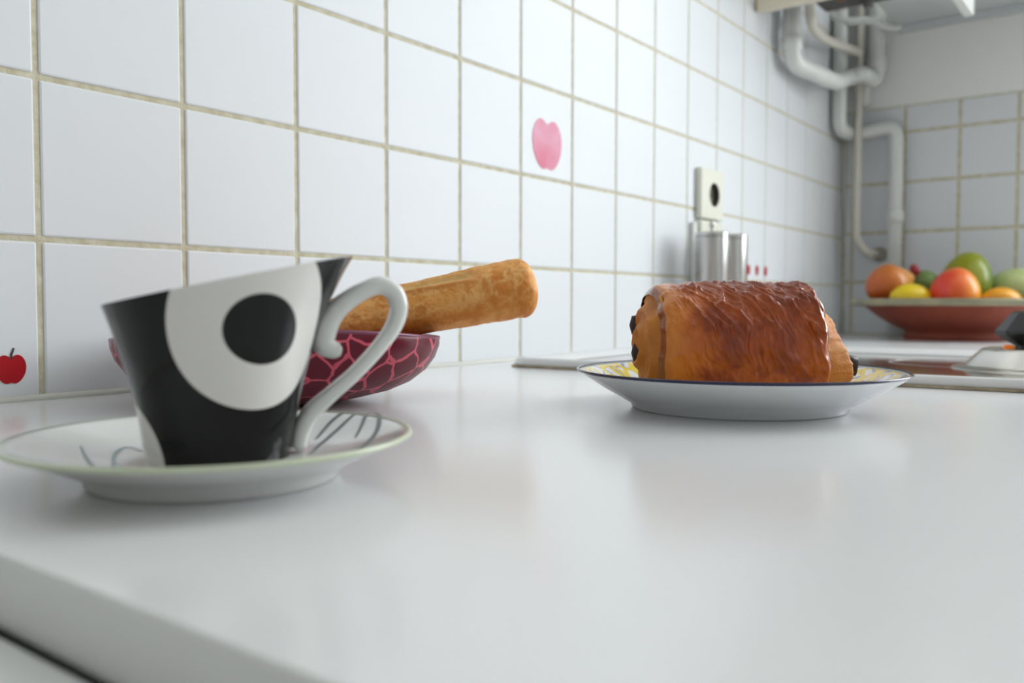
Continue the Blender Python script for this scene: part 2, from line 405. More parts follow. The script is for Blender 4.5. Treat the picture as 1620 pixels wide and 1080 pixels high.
def cup_mat():
    m = mat('cup_print', (230, 228, 224), .12, spec=.3); nt = m.node_tree; b = nt.nodes['Principled BSDF']; N = nt.nodes.new; Lk = nt.links.new
    def math_(op, a, b_=None, c=None):
        n = N('ShaderNodeMath'); n.operation = op
        for i, q in enumerate((a, b_, c)):
            if q is None: continue
            if isinstance(q, (int, float)): n.inputs[i].default_value = q
            else: Lk(q, n.inputs[i])
        return n.outputs[0]
    tc = N('ShaderNodeTexCoord'); sp = N('ShaderNodeSeparateXYZ'); Lk(tc.outputs['Object'], sp.inputs[0])
    ny = math_('MULTIPLY', sp.outputs[1], -1.0)
    arc = math_('MULTIPLY', math_('ARCTAN2', sp.outputs[0], ny), math_('SQRT', math_('ADD', math_('MULTIPLY', ny, ny), math_('MULTIPLY', sp.outputs[0], sp.outputs[0]))))
    def disc(ca, ch, rad, sx=1.0):
        da = math_('DIVIDE', math_('SUBTRACT', arc, ca), sx); dh = math_('SUBTRACT', sp.outputs[2], ch)
        d = math_('SQRT', math_('ADD', math_('MULTIPLY', da, da), math_('MULTIPLY', dh, dh)))
        return math_('MULTIPLY_ADD', math_('SUBTRACT', d, rad), -2500.0, .5)
    def clampn(x): return math_('MINIMUM', math_('MAXIMUM', x, 0.0), 1.0)
    ring = clampn(disc(.0138, .0526, .0316, 1.0)); dot = clampn(disc(.0156, .0504, .0128, 1.13)); patch = clampn(disc(-.046, -.002, .0248))
    ring_b = clampn(disc(-.095, .050, .027))
    white = math_('MAXIMUM', math_('MAXIMUM', math_('MULTIPLY', ring, math_('SUBTRACT', 1.0, dot)), patch), ring_b)
    # inside of the cup stays white
    mx = N('ShaderNodeMix'); mx.data_type = 'RGBA'; Lk(white, mx.inputs[0])
    mx.inputs[6].default_value = (*srgb((10, 9, 10)), 1); mx.inputs[7].default_value = (*srgb((226, 223, 219)), 1)
    Lk(mx.outputs[2], b.inputs['Base Color']); return m
body = pymesh('body', v, f, cup_mat(), e)
body.data.materials.append(m_porc)
no = (NH+1)*NA
mi = [1 if (min(p.vertices) >= no-1 or len(p.vertices) > 4) else 0 for p in body.data.polygons]; body.data.polygons.foreach_set('material_index', mi)
body.modifiers.new('es', 'EDGE_SPLIT').split_angle = math.radians(60)
hp = [(292, 510, 34), (258, 512, 46), (212, 478, 60), (218, 408, 64), (266, 325, 56), (342, 258, 50), (430, 207, 46), (505, 185, 48), (572, 220, 48), (598, 300, 46), (572, 395, 42), (490, 508, 38), (370, 635, 37), (245, 742, 40), (150, 830, 46), (100, 920, 46), (84, 1000, 42)]
cpts = catmull([((440+a/3.0875-346)*sc, (482-(390+b/3.0875))*sc+.0663-H0, w_/3.0875*sc) for a, b, w_ in hp], 8)
sweep('handle', [(q[0], 0, q[1]) for q in cpts], cpts[:, 2], m_porc, e, n=24, rb=np.full(len(cpts), .0052), up=(0, 1, 0), power=2.6)
tag(e, 'flared black and white espresso cup with slanted rim and looped handle', 'cup')

# ------------------------------------------------------------------ plate
PX, PY = .2530, -.4005
def plate_mat():
    m = mat('plate_glaze', (230, 232, 234), .1, coat=.3); nt = m.node_tree; b = nt.nodes['Principled BSDF']; N = nt.nodes.new; Lk = nt.links.new
    tc = N('ShaderNodeTexCoord'); sp = N('ShaderNodeSeparateXYZ'); Lk(tc.outputs['Object'], sp.inputs[0])
    ln = N('ShaderNodeVectorMath'); ln.operation = 'LENGTH'; cb = N('ShaderNodeCombineXYZ'); Lk(sp.outputs[0], cb.inputs[0]); Lk(sp.outputs[1], cb.inputs[1]); Lk(cb.outputs[0], ln.inputs[0])
    def ramp(inp, *st):
        r = N('ShaderNodeValToRGB'); Lk(inp, r.inputs[0])
        while len(r.color_ramp.elements) < len(st): r.color_ramp.elements.new(.5)
        for el, (p, c) in zip(r.color_ramp.elements, st): el.position = p; el.color = (c, c, c, 1) if isinstance(c, (int, float)) else (*c, 1)
        return r.outputs[0]
    mr = N('ShaderNodeMapRange'); mr.inputs[1].default_value = .06; mr.inputs[2].default_value = .104; Lk(ln.outputs['Value'], mr.inputs[0])
    band = ramp(mr.outputs[0], (.16, 0.), (.20, 1.), (.90, 1.), (.93, 0.))
    def vor(scale, off, th):
        mp = N('ShaderNodeMapping'); mp.inputs['Location'].default_value = (off, off, 0); Lk(cb.outputs[0], mp.inputs[0])
        nz = N('ShaderNodeTexNoise'); nz.inputs['Scale'].default_value = 60; Lk(mp.outputs[0], nz.inputs[0])
        ad = N('ShaderNodeVectorMath'); ad.operation = 'MULTIPLY_ADD'; ad.inputs[1].default_value = (.012, .012, 0); Lk(nz.outputs['Color'], ad.inputs[0]); Lk(mp.outputs[0], ad.inputs[2])
        vo = N('ShaderNodeTexVoronoi'); vo.feature = 'DISTANCE_TO_EDGE'; vo.inputs['Scale'].default_value = scale; Lk(ad.outputs[0], vo.inputs['Vector'])
        return ramp(vo.outputs['Distance'], (th, 1.), (th+.03, 0.))
    ye = vor(75, 0, .10); gr = vor(60, .31, .05)
    def mixc(fac, a, c):
        x = N('ShaderNodeMix'); x.data_type = 'RGBA'; Lk(fac, x.inputs[0])
        if isinstance(a, tuple): x.inputs[6].default_value = (*a, 1)
        else: Lk(a, x.inputs[6])
        x.inputs[7].default_value = (*c, 1); return x.outputs[2]
    base = mixc(gr, srgb((224, 226, 228)), srgb((150, 152, 170)))
    base = mixc(ye, base, srgb((226, 200, 60)))
    x = N('ShaderNodeMix'); x.data_type = 'RGBA'; Lk(band, x.inputs[0]); x.inputs[6].default_value = (*srgb((230, 232, 234)), 1); Lk(base, x.inputs[7])
    Lk(x.outputs[2], b.inputs['Base Color']); return m
po = [(0, .003), (.060, .003), (.0615, .0008), (.0635, 0), (.0665, 0), (.0682, .0012), (.069, .0035), (.078, .0082), (.090, .0152), (.0985, .0205), (.1028, .0236)]
pi_ = [(.1036, .0246), (.1030, .0251), (.098, .0228), (.089, .0180), (.077, .0112), (.068, .0075), (.055, .0062), (0, .0058)]
NT = 144
pl_ = lathe('dessert_plate', po+pi_, mat('plate_white', (230, 232, 234), .1, coat=.3), None, NT); pl_.location = (PX, PY, ZC)
pl_.data.materials.append(plate_mat())
nb = (len(po)-2)*NT
pl_.data.polygons.foreach_set('material_index', [1 if min(p.vertices) >= 1+(len(po)-1)*NT else 0 for p in pl_.data.polygons])
lathe('rim_line', [(.1022, .0250), (.1032, .0254), (.1040, .0247), (.1036, .0239), (.1030, .0235)], mat('navy_line', (38, 36, 70), .15), pl_, NT)
tag(pl_, 'white dessert plate with yellow patterned border and navy rim', 'plate')

# ------------------------------------------------------------------ chocolate pastry
PD = .555; ps = PD/FPX
pc = hpt(1174, PD, 0); pv = np.array([pc[0]-CAM[0], pc[1]-CAM[1]]); prz = math.atan2(pv[1], pv[0])-math.pi/2 + math.radians(16)
e = empty('chocolate_pastry', (pc[0], pc[1], ZC+.0060), prz)
tag(e, 'glazed brown chocolate pastry roll lying on the dessert plate', 'pastry')
PH0 = .0060
HT = .0663+(482-452)*ps-PH0         # top of the roll above its base
HC = HT/2; RW = .042
c_gold, c_glaze, c_dark, c_pale, c_red = srgb((204, 106, 20)), srgb((166, 70, 8)), srgb((96, 32, 6)), srgb((240, 164, 74)), srgb((142, 54, 8))
m_wrap = vmat('pastry_glaze', .26, coat=.5, bump=.25, bscale=900); m_wrap.node_tree.nodes['Principled BSDF'].inputs['Coat Roughness'].default_value = .05
m_crumb = vmat('pastry_crumb', .6, bump=.6, bscale=1200)
def sec(th, k=1.0):
    c, s = math.cos(th), math.sin(th); p = 2.5
    x = math.copysign(abs(c)**(2/p), c)*RW*k; z = math.copysign(abs(s)**(2/p), s)*HC*k
    return x, z
NS, NTH = 220, 260
xl = lambda z: -.0600+.002*(1-z/HT)          # wrap ends, slanting with height
xr = lambda z: .0405+.0055*(1-z/HT)
v, f, col = [], [], []
for i in range(NS+1):
    t = i/NS
    for k in range(NTH):
        th = 2*math.pi*k/NTH
        # curl inwards at both open ends
        em = min(t, 1-t)*NS*.00044
        lip = 1-.17*(1-min(1, em/.006))**2
        y0, z0 = sec(th, lip)
        zz = z0+HC; X = xl(zz)+(xr(zz)-xl(zz))*t
        X += .0022*fbm((th*1.3, 3.1, t*2), 1.5, 3)*(1-min(1, em/.03))
        # slight saddle along the top, swollen middle
        sw = 1+.02*math.sin(math.pi*t)-.018*math.exp(-((t-.55)/.2)**2)*max(0, math.sin(th))
        # diagonal wrinkles of the egg-washed skin: stretched ridged noise
        ar = th*.040; al = .5*X+.87*ar; ac = .87*X-.5*ar
        wob = mn.noise(Vector((X*60, ar*60, 2)))*.004
        w1 = mn.fractal(Vector((X*55, ar*55, 1.7)), 1.0, 2.0, 3); w2 = mn.fractal(Vector((X*300, ar*300, 5)), 1.0, 2.1, 4)
        r1 = 1-abs(mn.noise(Vector(((ac+wob)*150, al*42, 9.2))))*2.2; r2 = 1-abs(mn.noise(Vector(((ac-wob)*290, al*90, 4.4))))*2.2
        ridge = max(0, r1)**2
        upm = (.25+.75*sstep(-.55, .25, math.sin(th)))*sstep(.04, .28, t+.06*w1)*sstep(1.0, .93, t)
        d = .0011*w1+(.0024*ridge+.0012*max(0, r2)**2)*upm+.00030*w2
        rn = math.hypot(y0, z0); k2 = sw+d/max(rn, 1e-4)
        y, z = y0*k2, z0*k2
        z = max(z, -HC*.985+.0004*w2)
        v.append((X, y, z+HC))
        # browning: deep glaze over the middle, golden at the ends and low on the sides
        sn = math.sin(th)
        br = sstep(.12, .34, t+.07*w1+.03*w2)*sstep(-.85, -.05, sn+.35*w1+.1*w2)
        c = mix(c_gold, c_glaze, .25+.75*br+.25*w1)
        c = mix(c, c_red, .85*br*sstep(-.25, .35, w1))
        c = mix(c, c_dark, .3*br*sstep(.1, .6, w2))
        c = mix(c, c_pale, .35*sstep(.22, .04, t+.06*w1))
        c = mix(c, c_gold, .5*sstep(.93, .985, t+.02*w2))
        if em < .0024: c = mix(c, srgb((104, 46, 30)), .7)
        col.append(c)
for i in range(NS):
    for k in range(NTH):
        k2 = (k+1) % NTH; f.append((i*NTH+k, i*NTH+k2, (i+1)*NTH+k2, (i+1)*NTH+k))
o = pymesh('outer_wrap', v, f, m_wrap, e); tint(o, np.array(col))
# rolled ends: nested spiral layers that bulge out of the wrap
def roll_end(side):
    NRr, NTt = 90, 200; v, f, col = [], [], []
    for i in range(NRr+1):
        rho = i/NRr
        for k in range(NTt):
            th = 2*math.pi*k/NTt
            y, z = sec(th, .93*rho)
            zz = z+HC
            spir = rho*2.9-th/(2*math.pi)+.16*mn.noise(Vector((y*45, z*45, 7+side)))
            fr = spir-math.floor(spir); lay = math.exp(-((fr-.5)/.22)**2)
            n_ = fbm((y*60, z*60, side*3), 1, 3); n2 = fbm((y*30, z*260, side), 1, 3)
            if side < 0: bul = .0155*(1-rho**3)*(1.1-.35*zz/HT); X = xl(zz)+.0075-bul-.0030*lay-.0016*n_
            else: bul = .040*(1-rho**4)*(1-zz/HT); X = xr(zz)-.0055+bul+.0018*lay+.0012*n_+.0012*n2
            v.append((X, y*(1+.02*n_), zz+.0008*n_))
            c = mix(srgb((186, 108, 48)), srgb((222, 146, 66)), .6+.5*n_)
            c = mix(c, srgb((236, 196, 130)), .5*sstep(.2, .7, n2)*(side > 0))
            col.append(c)
    for i in range(NRr):
        for k in range(NTt):
            k2 = (k+1) % NTt; q = (i*NTt+k, i*NTt+k2, (i+1)*NTt+k2, (i+1)*NTt+k); f.append(q if side > 0 else q[::-1])
    o = pymesh('rolled_end', v, f, m_crumb, e); tint(o, np.array(col))
roll_end(-1); roll_end(1)
m_choc = mat('dark_chocolate', (46, 28, 24), .45, bump=.5, bscale=500)
for pos, rot in (((-.0600, .000, .030), .25), ((-.0580, .021, .047), .1), ((.0590, -.012, .0225), -.3), ((.0420, .010, .046), -.2)):
    pts = [(pos[0]-.009, pos[1], pos[2]), (pos[0]-.0045, pos[1], pos[2]), (pos[0], pos[1], pos[2]), (pos[0]+.0045, pos[1], pos[2]), (pos[0]+.009, pos[1], pos[2])]
    sweep('chocolate_stick', pts, [.0036, .0040, .0040, .0040, .0036], m_choc, e, n=14, rb=[.0062, .0070, .0070, .0070, .0062], up=(0, rot, 1), power=3)

# ------------------------------------------------------------------ burgundy bowl
bp_ = hpt(446, .602, 0); BR = .1085
def bowl_mat():
    m = mat('crackle_lacquer', (92, 22, 44), .3, spec=.3); nt = m.node_tree; b = nt.nodes['Principled BSDF']; N = nt.nodes.new; Lk = nt.links.new
    tc = N('ShaderNodeTexCoord'); nz = N('ShaderNodeTexNoise'); nz.inputs['Scale'].default_value = 45; nz.inputs['Detail'].default_value = 3; Lk(tc.outputs['Object'], nz.inputs[0])
    ad = N('ShaderNodeVectorMath'); ad.operation = 'MULTIPLY_ADD'; ad.inputs[1].default_value = (.009,)*3; Lk(nz.outputs['Color'], ad.inputs[0]); Lk(tc.outputs['Object'], ad.inputs[2])
    vo = N('ShaderNodeTexVoronoi'); vo.feature = 'DISTANCE_TO_EDGE'; vo.inputs['Scale'].default_value = 46; Lk(ad.outputs[0], vo.inputs['Vector'])
    r = N('ShaderNodeValToRGB'); Lk(vo.outputs['Distance'], r.inputs[0]); e0, e1 = r.color_ramp.elements
    e0.position = .025; e0.color = (*srgb((206, 84, 104)), 1); e1.position = .055; e1.color = (*srgb((98, 10, 34)), 1)
    n2 = N('ShaderNodeTexNoise'); n2.inputs['Scale'].default_value = 18; Lk(tc.outputs['Object'], n2.inputs[0])
    mx = N('ShaderNodeMix'); mx.data_type = 'RGBA'; mx.blend_type = 'MULTIPLY'; mx.inputs[0].default_value = .6; Lk(r.outputs[0], mx.inputs[6]); Lk(n2.outputs['Color'], mx.inputs[7])
    Lk(r.outputs[0], b.inputs['Base Color']); return m
cang = math.atan2(CAM[1]-bp_[1], CAM[0]-bp_[0])
def bfn(r, z, a):
    return r, z*(1+.085*math.cos(2*(a-cang))*min(1, r/BR))
BHh = .0475
bo = [(0, .0), (.036, .0), (.046, .0012), (.058, .0040), (.0755, .0085), (.0885, .0146), (.0990, .0232), (.1052, .0325), (.1082, .0415), (.1085, BHh-.0015)]
bi = [(.1080, BHh-.0002), (.1068, BHh+.0003), (.1055, BHh-.0012), (.1025, .0345), (.0960, .0262), (.0850, .0182), (.0700, .0118), (.045, .0072), (0, .0056)]
bw = lathe('serving_bowl', bo+bi, bowl_mat(), None, 128, fn=bfn); bw.location = (bp_[0], bp_[1], ZC)
lathe('rim_edge', [(.1074, BHh+.0002), (.1084, BHh+.0008), (.1089, BHh-.0004), (.1084, BHh-.0016)], mat('bowl_rim_mauve', (120, 58, 84), .3), bw, 128, fn=bfn)
tag(bw, 'burgundy bowl with pink crackle lines standing against the tiled wall', 'bowl')

# ------------------------------------------------------------------ baguette
A0 = at(395, 542, .605); A1 = at(846, 452, .655)
A0 = A0-(A1-A0)/np.linalg.norm(A1-A0)*.055          # the lower end lies in the bowl
m_bread = vmat('bread_crust', .55, bump=.5, bscale=500)
c_cr, c_cd, c_cl, c_cp = srgb((240, 170, 90)), srgb((218, 136, 58)), srgb((246, 196, 130)), srgb((230, 192, 150))
ax = A1-A0; LEN = float(np.linalg.norm(ax)); ax /= LEN
upv = np.array([0, 0, 1.])-ax*ax[2]; upv /= np.linalg.norm(upv); sd = np.cross(ax, upv)    # sd points toward the camera side or away
if sd @ (CAM-A0) < 0: sd = -sd
v, f, col = [], [], []; NB, NBT = 260, 160
for i in range(NB+1):
    t = i/NB; s = t*LEN; e_ = min(s, LEN-s)
    endr = math.sqrt(max(0, 1-(1-min(1, e_/.014))**2.8)); rad = .0196*(1+.05*math.sin(t*7+1)) * (1+.10*sstep(.643, .92, t)) * endr
    for k in range(NBT):
        th = 2*math.pi*k/NBT; c, sn = math.cos(th), math.sin(th)       # c: toward camera, sn: up
        p = Vector((s*70, c*1.5, sn*1.5))
        n1 = mn.fractal(p, 1.0, 2.0, 4); n2 = mn.fractal(p*4.5, 1.0, 2.0, 3)
        # opened slash running along the upper front
        slc = .98-(t-.564)*.95; dth = th-slc; sl_m = sstep(.476, .564, t)*sstep(.865, .778, t)
        lipv = sl_m*(.085*math.exp(-((dth+.10)/.10)**2)-.13*math.exp(-((dth-.22)/.17)**2)+.05*math.exp(-((dth-.62)/.2)**2))
        fl = 1-abs(mn.noise(Vector((s*120+n1*1.2, c*2.4, sn*2.4+1.5))))*2; fl = max(0, fl)**3*sstep(-.55, .15, sn)
        rr = rad*(1+.034*n1+.010*n2+.022*fl+lipv)
        if sn < 0: rr *= 1-.05*sn*sn
        q = A0+ax*s+sd*c*rr+upv*sn*rr; v.append(q)
        vein = abs(mn.noise(Vector((s*75, c*1.6, sn*1.6+4))))
        cc = mix(c_cr, c_cd, .55+1.1*n1+.25*n2-.8*fl); cc = mix(cc, c_cl, .55*fl); cc = mix(cc, c_cl, .55*sstep(.16, .0, vein)*sstep(-.6, .2, sn)*sstep(-.3, .3, n2))
        cc = mix(cc, srgb((232, 196, 132)), sl_m*.85*math.exp(-((dth-.22)/.2)**2)); cc = mix(cc, c_cd, sl_m*.7*math.exp(-((dth+.12)/.07)**2))
        col.append(cc)
for i in range(NB):
    for k in range(NBT):
        k2 = (k+1) % NBT; f.append((i*NBT+k, i*NBT+k2, (i+1)*NBT+k2, (i+1)*NBT+k))
o = pymesh('baguette', v, f, m_bread); tint(o, np.array(col))
bm = bmesh.new(); bm.from_mesh(o.data); bmesh.ops.recalc_face_normals(bm, faces=bm.faces[:]); bm.to_mesh(o.data); bm.free()
tag(o, 'short golden baguette resting on the rim of the burgundy bowl', 'bread')

# ------------------------------------------------------------------ wall socket boxes, cable cover, mills
m_cream = mat('cream_plastic', (226, 226, 212), .35); m_hole = mat('socket_dark', (84, 80, 66), .5)
def socket(h0, lab):
    e = empty('wall_socket', (1.0715, -.0001, ZC+h0))
    cut = lathe('cutter', [(0, .010), (.0198, .010), (.0198, -.0095), (0, -.0095)], None, None, 48); cut.rotation_euler = (math.pi/2, 0, 0); cut.location = (.006, -.0115, .041)
    b0 = fromb('raw', boxbm((-.0435, -.0115, 0), (.0435, 0, .082), .003, 2), None)
    md = b0.modifiers.new('cut', 'BOOLEAN'); md.operation = 'DIFFERENCE'; md.object = cut; md.solver = 'EXACT'
    bpy.context.view_layer.update()
    me = bpy.data.meshes.new_from_object(b0.evaluated_get(bpy.context.evaluated_depsgraph_get())); me.materials.clear()
    for q_ in (b0, cut): bpy.data.objects.remove(q_, do_unlink=True)
    link('box', me, m_cream, e, smooth=False)
    o = lathe('recess', [(.0195, .0094), (.0195, .0005), (0, .0005), (0, .0001), (.0197, .0001), (.0197, .0094), (.0195, .0094)], m_hole, e, 48); o.rotation_euler = (math.pi/2, 0, 0); o.location = (.006, -.0020, .041); o.modifiers.new('es', 'EDGE_SPLIT').split_angle = math.radians(40)
    for dx in (-.0095, .0095):
        q = lathe('pin_hole', [(0, .0008), (.0024, .0008), (.0028, 0), (0, 0)], mat('pin_black', (20, 20, 20), .6), e, 16); q.rotation_euler = (math.pi/2, 0, 0); q.location = (.006+dx, -.0025, .041)
    tag(e, lab, 'socket')
socket(.2075, 'cream surface wall socket with dark round recess above the other socket')
socket(.1225, 'cream surface wall socket partly hidden behind the steel mills')
o = box('cable_cover', (1.009, -.008, ZC+.003), (1.021, -.0001, ZC+.20), m_white, bev=.002); tag(o, 'narrow white cable cover running down the tiles beside the mills', 'cable cover')
m_mill = mat('mill_steel', (196, 194, 192), .26, metal=1)
def mill(px, y, r_, top, knob, lab):
    P_ = on(px, 400, 1, y); dep = float((P_-CAM) @ Fv)
    hT = .0663+(482-top)*dep/FPX
    e = empty('pepper_mill', (P_[0], P_[1], ZC))
    lathe('body', [(0, 0), (r_-.001, 0), (r_, .002), (r_, hT-.0078), (r_-.0012, hT-.0074), (0, hT-.0074)], m_mill, e, 64)
    lathe('cap', [(0, hT-.0072), (r_-.0012, hT-.0072), (r_, hT-.0066), (r_, hT-.0015), (r_-.0015, hT), (0, hT)], m_mill, e, 64)
    if knob: lathe('knob', [(0, hT), (.0022, hT), (.0022, hT+.006), (.0046, hT+.009), (.0048, hT+.013), (.003, hT+.0165), (0, hT+.0172)], m_mill, e, 24)
    for c_ in e.children: c_.modifiers.new('es', 'EDGE_SPLIT').split_angle = math.radians(40)
    tag(e, lab, 'pepper mill')
mill(1126, -.055, .0255, 367, True, 'tall brushed steel mill with small knob on top, near the sockets')
mill(1157, -.055, .0250, 371, False, 'plain brushed steel mill without a knob')

# ------------------------------------------------------------------ apple decals on the tiles
def apple_poly(n=48):
    P_ = []
    for k in range(n):
        a = 2*math.pi*k/n; x = math.sin(a); y = math.cos(a)
        r = 1-.28*math.exp(-(math.atan2(x, y)/.38)**2)-.12*math.exp(-(math.atan2(x, -y)/.3)**2)+.06*math.cos(2*a+math.pi)
        P_.append((x*r*(1+.10*y), y*r*.96))
    xs = [q[0] for q in P_]; ys = [q[1] for q in P_]
    sx, sy = max(xs)-min(xs), max(ys)-min(ys); my = (max(ys)+min(ys))/2
    return [(q[0]/sx, (q[1]-my)/sy) for q in P_]
AP = apple_poly()
m_red = mat('decal_red', (176, 14, 28), .35); m_stem = mat('decal_stem', (60, 52, 56), .5)
m_pink = mat('decal_pink', (214, 112, 138), .6, var=(220, 160, 182), nscale=16)
def decal(u, vv, w_, h_, m, stem, lab, grp=None, topdip=1):
    O = (u*T, -.0002, ZC+T+vv*T); e = empty('apple_decal', O)
    prism('apple', [(a*w_, b*h_) for a, b in AP], .0004, ((0, 0, 0), (1, 0, 0), (0, 0, 1), (0, -1, 0)), m, e)
    if stem:
        q = [(-.0004, h_*.34), (.0008, h_*.34), (.0012, h_*.52), (w_*.13, h_*.72), (w_*.09, h_*.75), (-.0001, h_*.54)]
        prism('stem', q, .0005, ((0, 0, 0), (1, 0, 0), (0, 0, 1), (0, -1, 0)), m_stem, e)
    tag(e, lab, 'decal', grp)
decal(5.492, 1.378, .565*T, .545*T, m_pink, False, 'large faded pink apple decal stuck on a wall tile')
decal(-.186, -.80, .178*T, .175*T, m_red, True, 'small red apple decal with dark stem near the saucer')
for u, lb in ((11.29, 'tiny red apple decal closest to the plain steel mill'), (11.655, 'tiny red apple decal between two other tiny apple decals'), (12.04, 'tiny red apple decal of the row of three closest to the corner cable')): decal(u, .18, .14*T, .165*T, m_red, False, lb, 'row of tiny red apple decals')

# ------------------------------------------------------------------ cupboard with water heater, pipes, shelf
HB = .601                                   # underside of the cupboard above the worktop
m_case = mat('casing_paint', (222, 216, 202), .5); m_wood = mat('raw_wood', (214, 186, 142), .6, noise=.2, nscale=30)
e = empty('heater_cupboard', (1.40, -.002, ZC+HB))
def P(n, lo, hi, m, bev=.002):
    o = box(n, (lo[0]-1.40, lo[1]+.002, lo[2]-HB), (hi[0]-1.40, hi[1]+.002, hi[2]-HB), m, e, bev); return o
P('side_panel', (1.270, -.296, HB), (1.290, -.002, HB+.62), m_case)
P('bottom_rail', (1.264, -.300, HB-.004), (1.2695, -.004, HB+.020), mat('rail_paint', (224, 214, 194), .5))
P('rail_end', (1.2635, -.0039, HB-.003), (1.2695, -.0021, HB+.018), m_wood, .001)
P('front_panel', (1.270, -.314, HB), (1.534, -.297, HB+.62), m_white)
P('top_panel', (1.270, -.314, HB+.6205), (1.534, -.002, HB+.64), m_case)
tag(e, 'white painted cupboard open at the bottom above the pipes', 'cupboard')
m_dark = mat('heater_underside', (96, 94, 92), .6, noise=.2, nscale=60)
e = empty('water_heater', (1.41, -.165, ZC+HB+.055))
box('body', (-.11, -.13, 0), (.115, .12, .5), m_dark, e, .006)
m_brass = mat('old_brass', (140, 92, 48), .4, metal=.8)
for dx, dy, r_ in ((-.06, .05, .014), (.02, .06, .012), (.06, -.04, .02), (.085, .03, .013), (.03, -.09, .012)):
    o = lathe('fitting', [(0, -.012), (r_*.7, -.012), (r_*.7, -.007), (r_, -.006), (r_, 0), (0, 0)], m_brass if r_ < .0125 else m_dark, e, 16); o.location = (dx, dy, 0)
tag(e, 'dark underside of a water heater inside the cupboard', 'water heater')
o = box('wall_shelf', (L-.30, -.64, ZC+.686), (L-.0005, -.118, ZC+.712), mat('shelf_grey', (206, 212, 212), .5), bev=.002)
tag(o, 'pale grey shelf fixed high on the far wall', 'shelf')
box('added_shadow_batten', (L-.018, -.62, ZC+.672), (L-.0005, -.12, ZC+.6855), MATS['shelf_grey']).parent = o  # strip added to give the shadow line where shelf meets wall

m_pipe = mat('pipe_paint', (226, 228, 224), .35, noise=.03, nscale=30)
m_pipe2 = mat('pipe_cream', (218, 214, 202), .4, noise=.05, nscale=30)
WL = lambda x, y, d: on(x, y, 1, -d)         # point on a plane d in front of the left wall
WB = lambda x, y, d: on(x, y, 0, L-d)        # point d in front of the far wall
def pipe(name, pts, r_, m, lab, rad=.03, collars=()):
    path = bent(pts, rad); o = sweep(name, path, r_, m, None, n=20)
    tag(o, lab, 'pipe')
    for P_, d_ in collars:
        P_ = np.array(P_, float); d_ = np.array(d_, float)/np.linalg.norm(d_)
        sweep('collar', [P_-d_*r_*.8, P_, P_+d_*r_*.8], r_*1.22, m, o, n=20)
    return o
top = lambda p, z=ZC+.75: np.array([p[0], p[1], z])
# wide drain pipe: down from the cupboard, along the wall, over the riser, up beside the shelf
a1 = WL(1250, 60, .028); a2 = WL(1252, 98, .028); a3 = WL(1322, 130, .062)
b1 = WB(1344, 123, .105); b2 = WB(1365, 116, .10); b3 = WB(1386, 131, .035); b4 = top(b3, ZC+.80)
a0 = np.array([a2[0], a2[1], ZC+.64])
pipe('drain_pipe', [a0, a2, a3, b1, b2, b3, b4], .0165, m_pipe, 'wide white pipe elbowing along the wall below the cupboard', .03, [((a2[0], a2[1], a2[2]+.035), (0, 0, 1)), ((b3[0], b3[1], b3[2]+.04), (0, 0, 1))])
# riser beside the corner that turns onto the far wall and drops behind the fruit
c1 = WL(1325, 204, .017); c1[0] = min(c1[0], L-.045); r0 = np.array([c1[0], -.020, ZC+.80]); c1[1] = -.020
c1 = np.array([c1[0], -.020, WL(1327, 206, .020)[2]])
d1 = WB(1419, 193, .030); cA = np.array([L-.030, -.020, (c1[2]+d1[2])/2]); d1b = np.array([d1[0], d1[1], cA[2]]); d2 = np.array([d1[0], d1[1], ZC+.002])
pipe('riser_pipe', [r0, c1, np.array([L-.032, -.030, c1[2]]), d1b, d2], .0150, m_pipe, 'white pipe dropping from a square elbow behind the fruit bowl', .03, [((d1[0], d1[1], d1b[2]-.20), (0, 0, 1))])
# thin gas pipe with a hooked lower end
gpx = WB(1357, 230, .060); g1 = np.array([gpx[0], gpx[1], ZC+.80]); g2_ = WB(1353, 380, .055); g2_[0], g2_[1] = gpx[0], gpx[1]
g3 = WB(1372, 402, .045); g4 = WB(1392, 402, .004)
gp = pipe('gas_pipe', [g1, g2_, g3, g4], .0082, m_pipe2, 'thin cream pipe hooking into the far wall at its lower end', .05, [((gpx[0], gpx[1], ZC+.56), (0, 0, 1))])
o = lathe('wall_flange', [(0, 0), (.017, 0), (.017, .004), (.011, .012), (0, .012)], mat('flange_grey', (168, 160, 146), .5), gp, 24); o.rotation_euler = (0, -math.pi/2, 0); o.location = (L-.0005, g4[1], g4[2])
# curved branch joining the gas pipe
h1 = WL(1281, 12, .055); h2 = WL(1286, 42, .055); h3 = WL(1306, 62, .05); h4 = np.array([gpx[0], gpx[1]+.0, at(1356, 86, float((gpx-CAM) @ Fv))[2]])
hb = catmull([(h1[0]-.01, h1[1], ZC+.66), h1, h2, h3, (h3*.35+h4*.65), h4], 10)
o = sweep('branch_pipe', hb, .0092, m_pipe2, None, n=18); tag(o, 'cream pipe curving down to meet the thin hooked pipe', 'pipe')
# upper crossing pipe
k0 = WB(1314, 2, .12); ks = [WB(1315, 12, .12), WB(1320, 27, .115), WB(1340, 33, .11), WB(1380, 33, .085), WB(1399, 41, .06), WB(1414, 43, .028), WB(1432, 42, .002)]
o = sweep('crossing_pipe', catmull([np.array([k0[0], k0[1], ZC+.74]), k0]+ks, 8), .0082, m_pipe, None, n=18); tag(o, 'thin white pipe crossing below the shelf into the far wall', 'pipe')
# wide sleeve on the wall just below the crossing
s1 = WB(1368, 100, .012)
pipe('sleeve_pipe', [np.array([s1[0], s1[1], ZC+.80]), np.array([s1[0], s1[1], WB(1368, 166, .012)[2]])], .0115, m_pipe, 'short white sleeve pipe ending above the far wall tiles')
